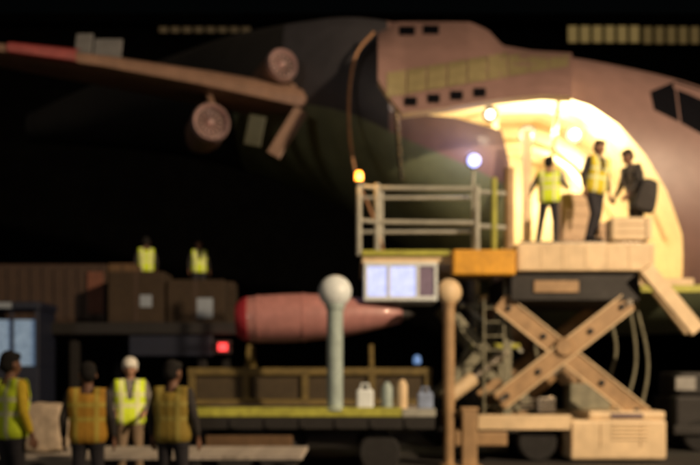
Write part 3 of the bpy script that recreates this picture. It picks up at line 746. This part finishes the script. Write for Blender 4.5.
# ------------------------------------------------------------------ low dolly in front with a sack
def make_dolly():
    d0, d1 = 11.0, 12.6; X = lambda px, d=d0: (px - 350) * d / F; zt = P(0, 456, d0).z
    t = thing('pallet_dolly', 'low pallet dolly with pale deck boards along the bottom edge', 'dolly', (X(140), 11.8, 0))
    n = 7; w = (d1 - d0) / n
    for i in range(n): box('deck_board', (X(-40), d0 + i * w + .008, zt - .05), (X(302), d0 + (i + 1) * w - .008, zt + random.uniform(-.004, .004)), M['wood'], t, .006)
    for x in (X(-20), X(90), X(190), X(285)): box('bearer', (x, d0 + .03, zt - .17), (x + .12, d1 - .03, zt - .056), M['dark'], t, .01)
    for x in (X(0), X(270)):
        for y in (d0 + .3, d1 - .3): wheel(t, (x, y, .19), .19, .12)
    # sack
    c = P(44, 455, 11.6)
    o = MB()
    bm = bmesh.new(); bmesh.ops.create_cube(bm, size=1); bmesh.ops.subdivide_edges(bm, edges=bm.edges, cuts=6, use_grid_fill=True)
    rnd = random.Random(3)
    from mathutils import noise
    for v in bm.verts:
        q = v.co.copy(); r = q.length; q *= (.5 / r) ** .35 if r > .5 else 1
        q += v.co.normalized() * .05 * noise.noise(v.co * 4.0)
        v.co = Vector((q.x * .62, q.y * .5, max(q.z, -.47) * .66))
    zmin = min(v.co.z for v in bm.verts)
    me = bpy.data.meshes.new('sack'); 
    for v in bm.verts: v.co.z -= zmin
    bm.to_mesh(me); bm.free(); me.materials.append(M['sack'])
    for p in me.polygons: p.use_smooth = True
    s = bpy.data.objects.new('sack', me); COL.objects.link(s); s.location = (c.x, 11.6, zt + .004)
    ss = s.modifiers.new('sub', 'SUBSURF'); ss.levels = 1; ss.render_levels = 2
    tag(s, 'bulging beige sack on the low dolly between two workers', 'sack')
make_dolly()

# ------------------------------------------------------------------ dark tractor at the right edge
def make_tractor():
    d = 19.0; X = lambda px: (px - 350) * d / F; Z = lambda py: CZ + (HOR - py) * d / F
    t = thing('tow_tractor', 'black tow tractor almost lost in the dark at the right edge', 'tractor', (X(715), d + 1, 0))
    box('body', (X(676), d, .35), (X(800), d + 1.5, Z(396)), M['dark'], t, .06)
    box('hood', (X(680), d + .1, Z(396) - .004), (X(730), d + 1.4, Z(372)), M['dark'], t, .08)
    box('seat_back', (X(745), d + .4, Z(396) - .004), (X(752), d + 1.1, Z(352)), M['black'], t, .04)
    box('front_plate', (X(677), d + .06, Z(390)), (X(697), d + .098, Z(377)), mat('grey plate', (.3, .3, .28), .6), t, .004)
    box('bumper', (X(672), d - .12, .35), (X(800), d - .003, .55), M['dark'], t, .03)
    for px in (700, 780):
        for y in (d + .1, d + 1.35): wheel(t, (X(px), y, .34), .34, .24)
make_tractor()

# ------------------------------------------------------------------ cargo on the loader
ZPL = P(0, 243, 16.5).z
def load_box(label, px0, px1, py0, d, dep, m):
    x0, x1 = P(px0, 0, d).x, P(px1, 0, d).x; z1 = P(0, py0, d).z; zb = ZPL + .076
    o = thing('cargo_crate', label, 'crate', ((x0 + x1) / 2, d + dep / 2, zb))
    n = max(3, int((z1 - zb) / .2)); h = (z1 - zb) / n
    for i in range(n): box('plank', (x0, d, zb + i * h + .005), (x1, d + .03, zb + (i + 1) * h - .005), m, o, .005)
    box('body', (x0 + .02, d + .032, zb + .002), (x1 - .02, d + dep, z1 - .01), m, o, .01)
    for x in (x0 + .03, x1 - .11): box('batten', (x, d - .025, zb + .01), (x + .08, d - .001, z1 - .01), m, o, .005)
pk = mat('peach crate wood', (.58, .42, .28), .75, var=.2, scale=3, bump=.2)
load_box('tall peach coloured crate between the workers on the raised platform', 562, 600, 193, 17.9, .9, pk)
load_box('low cream crate beside the dark clad worker on the platform', 611, 652, 217, 16.62, .45, M['cream'])
load_box('wide low peach crate behind the tall one on the platform', 566, 640, 222, 18.95, .4, pk)

# ------------------------------------------------------------------ people
SKIN = mat('skin', (.36, .20, .13), .55, var=.15, scale=8, bump=.05)
SKIN2 = mat('tanned skin', (.20, .10, .06), .55, var=.15, scale=8, bump=.05)
HAIR = mat('black hair', (.008, .007, .006), .9, var=.3, scale=20, bump=.3)
GREY = mat('white hard hat', (.62, .62, .56), .4, var=.1, scale=6, bump=0)
TROU = mat('dark trousers', (.025, .024, .03), .85, var=.35, scale=9, bump=.4)
KHAKI = mat('khaki trousers', (.22, .16, .10), .85, var=.35, scale=9, bump=.4)
SHIRTD = mat('dark shirt', (.04, .036, .034), .85, var=.35, scale=9, bump=.4)
SHIRTG = mat('grey shirt', (.20, .19, .17), .85, var=.3, scale=9, bump=.4)
SHOE = mat('black boots', (.012, .011, .010), .6, var=.3, scale=9)
V_LIME = vest_mat('lime vest', (.70, .92, .03))
V_YEL = vest_mat('yellow vest', (.70, .58, .03))
V_ORA = vest_mat('orange brown vest', (.50, .27, .025), (.48, .38, .06))
V_OLI = vest_mat('olive gold vest', (.33, .24, .035), (.38, .32, .07))
V_GRY = vest_mat('worn grey vest', (.16, .145, .125), (.3, .28, .26))

def mesh_of(caps, voxel, smooth_it=4, infl=0.0):
    mb = MB()
    for a, ra, b, rb, *_ in caps:
        a, b = Vector(a), Vector(b); ra += infl; rb += infl
        mb.ball(a, ra, n=14)
        if (b - a).length > 1e-4:
            mb.ball(b, rb, n=14); mb.tube([a, b], [ra, rb], 14)
    me = bpy.data.meshes.new('tmp'); me.from_pydata([tuple(v) for v in mb.v], [], mb.f)
    o = bpy.data.objects.new('tmp', me); COL.objects.link(o)
    m = o.modifiers.new('r', 'REMESH'); m.mode = 'VOXEL'; m.voxel_size = voxel
    s = o.modifiers.new('s', 'SMOOTH'); s.factor = .5; s.iterations = smooth_it
    bpy.context.view_layer.update()
    out = bpy.data.meshes.new_from_object(o.evaluated_get(bpy.context.evaluated_depsgraph_get()))
    bpy.data.objects.remove(o); bpy.data.meshes.remove(me)
    return out
def nearest(pts, caps):
    best = np.full(len(pts), 9e9); lab = np.zeros(len(pts), int)
    for i, c in enumerate(caps):
        a, b = np.array(c[0]), np.array(c[2]); ab = b - a; L2 = max(ab @ ab, 1e-9)
        t = np.clip(((pts - a) @ ab) / L2, 0, 1)
        d = np.linalg.norm(pts - (a + t[:, None] * ab), axis=1) - (c[1] + (c[3] - c[1]) * t)
        k = d < best; best[k] = d[k]; lab[k] = i
    return lab

def person(label, foot, face=0, height=1.76, vest=None, shirt=SHIRTD, trousers=TROU, hat=False, skin=SKIN, arms=None, lean=0.0, turn=0.0, legs=None, group=None, bend=0.0):
    """foot: point between the feet; face: rotation (0 looks at the camera, pi away). arms: ((elbow),(wrist)) left, right"""
    k = height / 1.76
    J = dict(pel=(0, 0, .95), wst=(0, 0, 1.08), ch=(0, 0, 1.28), nk=(0, .015, 1.47), hd=(0, -.01, 1.62))
    arms = arms or [((-.27, .03, 1.13), (-.28, -.06, .89)), ((.27, .03, 1.13), (.28, -.06, .89))]
    legs = legs or [((-.115, -.02, .50), (-.125, .03, .09)), ((.115, -.02, .50), (.125, .03, .09))]
    rot = Matrix.Rotation(lean, 3, 'X')      # bends the upper body forward (towards -y) about the hips
    side = Matrix.Rotation(bend, 3, 'Y'); tw = Matrix.Rotation(turn, 3, 'Z')
    def up(p, w=1.0):
        v = Vector(p) - Vector((0, 0, .95)); return tuple(Vector((0, 0, .95)) + side @ (Matrix.Rotation(lean, 3, 'X') @ v))
    def hp(p):
        v = tw @ (Vector(p) - Vector((0, .01, 1.5))) + Vector((0, .01, 1.5)); return up(tuple(v))
    caps = []; tor = []
    def C(a, ra, b, rb, lab): caps.append((a, ra, b, rb, lab)); return caps[-1]
    for s in (-1, 1):
        tor.append(C(up((s * .075, 0, .94)), .115, up((s * .07, 0, 1.10)), .108, 'shirt'))
        tor.append(C(up((s * .07, 0, 1.10)), .108, up((s * .095, 0, 1.30)), .118, 'shirt'))
        tor.append(C(up((s * .095, 0, 1.30)), .118, up((s * .15, .005, 1.41)), .075, 'shirt'))
        C((s * .085, 0, .92), .115, (s * .09, 0, .84), .105, 'trou')
    tor.append(C(up((0, 0, .94)), .118, up((0, 0, 1.10)), .112, 'shirt')); tor.append(C(up((0, 0, 1.10)), .112, up((0, 0, 1.32)), .124, 'shirt'))
    tor.append(C(up((-.12, .0, 1.425)), .065, up((.12, .0, 1.425)), .065, 'shirt'))
    C(up((0, .02, 1.44)), .062, hp((0, .0, 1.55)), .055, 'skin')
    C(hp((0, .015, 1.655)), .092, hp((0, -.012, 1.63)), .088, 'skin')
    C(hp((0, -.03, 1.60)), .072, hp((0, -.045, 1.555)), .048, 'skin')
    C(hp((0, -.098, 1.625)), .012, hp((0, -.112, 1.595)), .018, 'skin')
    for s in (-1, 1):
        C(hp((s * .09, .01, 1.635)), .016, hp((s * .096, .015, 1.60)), .014, 'skin')
        C(hp((s * .034, -.088, 1.638)), .013, hp((s * .034, -.089, 1.638)), .013, 'eye')
    C(hp((-.02, -.092, 1.565)), .009, hp((.02, -.092, 1.565)), .009, 'lip')
    if hat:
        C(hp((0, .01, 1.69)), .112, hp((0, .02, 1.68)), .112, 'hat'); C(hp((-.05, -.115, 1.672)), .014, hp((.05, -.115, 1.672)), .014, 'hat')
    else:
        C(hp((0, .022, 1.69)), .098, hp((0, .05, 1.63)), .085, 'hair'); C(hp((-.04, -.045, 1.72)), .045, hp((.04, -.045, 1.72)), .045, 'hair')
    for i, s in enumerate((-1, 1)):
        e, w = arms[i]; e, w = up(e), up(w); sh = up((s * .185, .005, 1.405))
        C(sh, .068, e, .05, 'shirt'); C(e, .05, tuple(Vector(e).lerp(Vector(w), .75)), .04, 'shirt'); C(tuple(Vector(e).lerp(Vector(w), .7)), .032, w, .027, 'skin')
        d = (Vector(w) - Vector(e)).normalized(); sx = Vector((0, 1, 0)) if abs(d.z) > .5 else Vector((0, 0, 1)); sx = (sx - d * sx.dot(d)).normalized(); nn = d.cross(sx)
        W = Vector(w); C(tuple(W), .026, tuple(W + d * .075), .03, 'skin'); C(tuple(W + d * .07 + sx * .025), .018, tuple(W + d * .07 - sx * .025), .018, 'skin')
        for q, ln in zip((-.033, -.011, .011, .033), (.06, .075, .08, .068)):
            k0 = W + d * .085 + sx * q; k1 = k0 + d * ln * .55; k2 = k1 + d * ln * .4 + nn * .03 * (-s)
            C(tuple(k0), .0105, tuple(k1), .0095, 'skin'); C(tuple(k1), .0095, tuple(k2), .0085, 'skin')
        th = W + d * .03 + sx * .03; C(tuple(th), .013, tuple(th + d * .04 + sx * .03), .011, 'skin'); C(tuple(th + d * .04 + sx * .03), .011, tuple(th + d * .075 + sx * .03), .0095, 'skin')
        kn, an = legs[i]
        C((s * .09, 0, .88), .098, kn, .066, 'trou'); C(kn, .066, an, .058, 'trou')
        an = Vector(an); toe = an + Vector((s * .025, -.19, 0)); toe.z = an.z - .045; hl = an + Vector((0, .035, 0)); hl.z = an.z - .04
        C(tuple(an), .05, tuple(hl), .046, 'shoe'); C(tuple(hl), .046, tuple(toe), .04, 'shoe')
    mm = {'shirt': 0, 'trou': 1, 'skin': 2, 'hair': 3, 'hat': 4, 'shoe': 5, 'eye': 3, 'lip': 6}
    me = mesh_of(caps, .013)
    ctr = np.empty(len(me.polygons) * 3); me.polygons.foreach_get('center', ctr); ctr = ctr.reshape(-1, 3)
    lab = nearest(ctr, caps); names = [c[4] for c in caps]
    me.materials.clear()
    for m in (shirt, trousers, skin, HAIR, GREY, SHOE, SKIN2): me.materials.append(m)
    me.polygons.foreach_set('material_index', np.array([mm[names[i]] for i in lab], dtype=np.int32))
    me.polygons.foreach_set('use_smooth', np.ones(len(me.polygons), dtype=bool))
    me.name = 'body'
    zmin = min(v.co.z for v in me.vertices)
    pos = Vector(foot)
    t = thing('person', label, 'person', pos, group)
    RZ = Matrix.Rotation(face, 4, 'Z') @ Matrix.Scale(k, 4)
    def put(me, name, off=(0, 0, 0)):
        me.transform(RZ @ Matrix.Translation((0, 0, -zmin)))
        o = bpy.data.objects.new(name, me); COL.objects.link(o); _attach(o, pos, t); return o
    put(me, 'body')
    if vest:
        vm = mesh_of(tor, .016, 6, .024)
        bm = bmesh.new(); bm.from_mesh(vm)
        inv = rot.inverted(); sinv = side.inverted(); kill = []
        for f in bm.faces:
            c = f.calc_center_median(); q = inv @ (sinv @ (c - Vector((0, 0, .95))))
            if q.z < -.10 or q.z > .525 or (abs(q.x) > .205 and q.z > .2) or (abs(q.x) < .075 and q.z > .46) or (abs(q.x) < .03 + max(0, q.z - .25) * .18 and q.y < 0 and q.z > .25): kill.append(f)
        bmesh.ops.delete(bm, geom=kill, context='FACES'); bm.to_mesh(vm); bm.free()
        vm.materials.clear(); vm.materials.append(vest)
        for p in vm.polygons: p.use_smooth = True
        # keep object space of the vest at the hips so its bands sit level on the body
        hips = Vector((0, 0, .95 - zmin)) * k
        vm.transform(Matrix.Translation((0, 0, -.95)))
        vm.transform((side.to_4x4() @ rot.to_4x4()).inverted())
        vm.transform(Matrix.Scale(k, 4)); 
        o = bpy.data.objects.new('vest', vm); COL.objects.link(o)
        WPOS[o.name] = pos + hips; o.parent = t; o.location = hips
        o.rotation_euler = (Matrix.Rotation(face, 3, 'Z') @ side @ rot).to_euler()
        sm = o.modifiers.new('thick', 'SOLIDIFY'); sm.thickness = .008; sm.offset = 1
    return t
def G(px, d, z=0.0): return Vector(((px - 350) * d / F, d, z))
PI = math.pi
pz = ZPL + .078
# four on the apron
person('worker in yellow and lime vest at the far left edge, side on', G(11, 10.0), face=PI * .8, height=1.84, vest=V_LIME, skin=SKIN2, shirt=vest_mat('yellow shirt', (.75, .55, .03)))
person('worker seen from behind in a brown orange vest beside the beige sack', G(88, 10.1), face=PI * 1.04, height=1.72, vest=V_ORA, skin=SKIN2, turn=.25)
person('worker in bright lime vest and white hard hat facing the camera', G(130, 13.2), face=.2, height=1.83, vest=V_LIME, trousers=KHAKI, hat=True, shirt=SHIRTG,
       arms=[((-.28, -.0, 1.15), (-.2, -.24, 1.02)), ((.28, .02, 1.14), (.2, -.24, 1.0))])
person('worker seen from behind in a dull olive gold vest beside the flatbed', G(173, 10.1), face=PI * .93, height=1.74, vest=V_OLI, skin=SKIN2, turn=-.3)
# two up on the lift truck
person('worker in lime vest up on the lift truck, left of the two', G(146, 24.75, 3.625), face=PI * 1.1, height=1.78, vest=V_LIME, trousers=TROU, skin=SKIN2)
person('worker in lime vest up on the lift truck, right of the two', G(199, 24.75, 3.625), face=.3, height=1.72, vest=V_LIME, trousers=TROU, skin=SKIN2)
# three on the loader
person('worker in lime vest standing at the left of the tall crate on the platform', G(549, 17.3, pz), face=PI * .9, height=1.70, vest=V_LIME, shirt=SHIRTG, trousers=TROU,
       arms=[((-.32, -.03, 1.18), (-.34, -.26, 1.2)), ((.33, -.02, 1.18), (.38, -.22, 1.12))], legs=[((-.12, -.03, .5), (-.13, .05, .09)), ((.16, -.05, .5), (.22, -.03, .09))])
person('tall dark haired worker in yellow vest standing right of the tall crate', G(595, 16.95, pz), face=PI * .15, height=1.92, vest=V_YEL, shirt=SHIRTD, trousers=TROU, lean=.08, bend=.08,
       legs=[((-.06, -.04, .5), (-.1, .06, .09)), ((.06, -.02, .5), (.02, .1, .09))])
person('worker in dark grey clothes leaning, beside the tall one in yellow vest', G(637, 17.5, pz), face=-PI * .4, height=1.9, vest=V_GRY, shirt=SHIRTD, trousers=SHIRTD, lean=.30, skin=SKIN2,
       arms=[((-.25, -.12, 1.15), (-.22, -.32, 1.0)), ((.25, -.12, 1.15), (.2, -.34, 1.0))])

# ------------------------------------------------------------------ apron light mast that stands right of the camera
def make_mast():
    t = thing('light_mast', 'tall apron floodlight mast standing right of the view', 'light mast', (FLOOD.x + .3, FLOOD.y - .5, 0))
    b = Vector((FLOOD.x + .3, FLOOD.y - .5, 0))
    tube('pole', [b, b + Vector((0, 0, 13))], [.22, .12], M['palepost'], t, 16)
    d = (Vector((4.2, 17.5, 4.6)) - FLOOD).normalized()
    MB().lathe(FLOOD - d * .5, d, [(0, .15), (.15, .4), (.3, .45)], 24).build('lamp_head', M['dark'], t, 0, True)
    MB().lathe(FLOOD - d * .19, d, [(0, .4), (.02, .38)], 24).build('lens', M['floodlens'], t, 0, True)
    beam('bracket', b + Vector((0, 0, 12.6)), FLOOD - d * .4, .1, .1, M['dark'], t)
make_mast()

# ------------------------------------------------------------------ bag carried by the dark clad worker
def make_bag():
    d = 17.1; c = P(646, 196, d)
    t = thing('shoulder_bag', 'bulky black bag slung on the dark clad worker', 'bag', (c.x, d, c.z - .3))
    bm = bmesh.new(); bmesh.ops.create_cube(bm, size=1); bmesh.ops.subdivide_edges(bm, edges=bm.edges, cuts=4, use_grid_fill=True)
    for v in bm.verts:
        q = v.co; r = q.length
        if r > .5: q *= (.5 / r) ** .4
        w = 1.0 - .35 * (q.z + .5)
        v.co = Vector((q.x * .5 * w, q.y * .28, q.z * .68))
    me = bpy.data.meshes.new('bag_body'); bm.to_mesh(me); bm.free(); me.materials.append(SHIRTD)
    for p in me.polygons: p.use_smooth = True
    o = bpy.data.objects.new('bag_body', me); COL.objects.link(o); _attach(o, c, t)
    o.modifiers.new('sub', 'SUBSURF').render_levels = 2
    o.rotation_euler = (0, R(14), 0)
    tube('strap', [c + Vector((-.1, 0, .25)), c + Vector((-.2, .15, .5)), c + Vector((-.22, .35, .55))], .022, SHOE, t, 8)
make_bag()
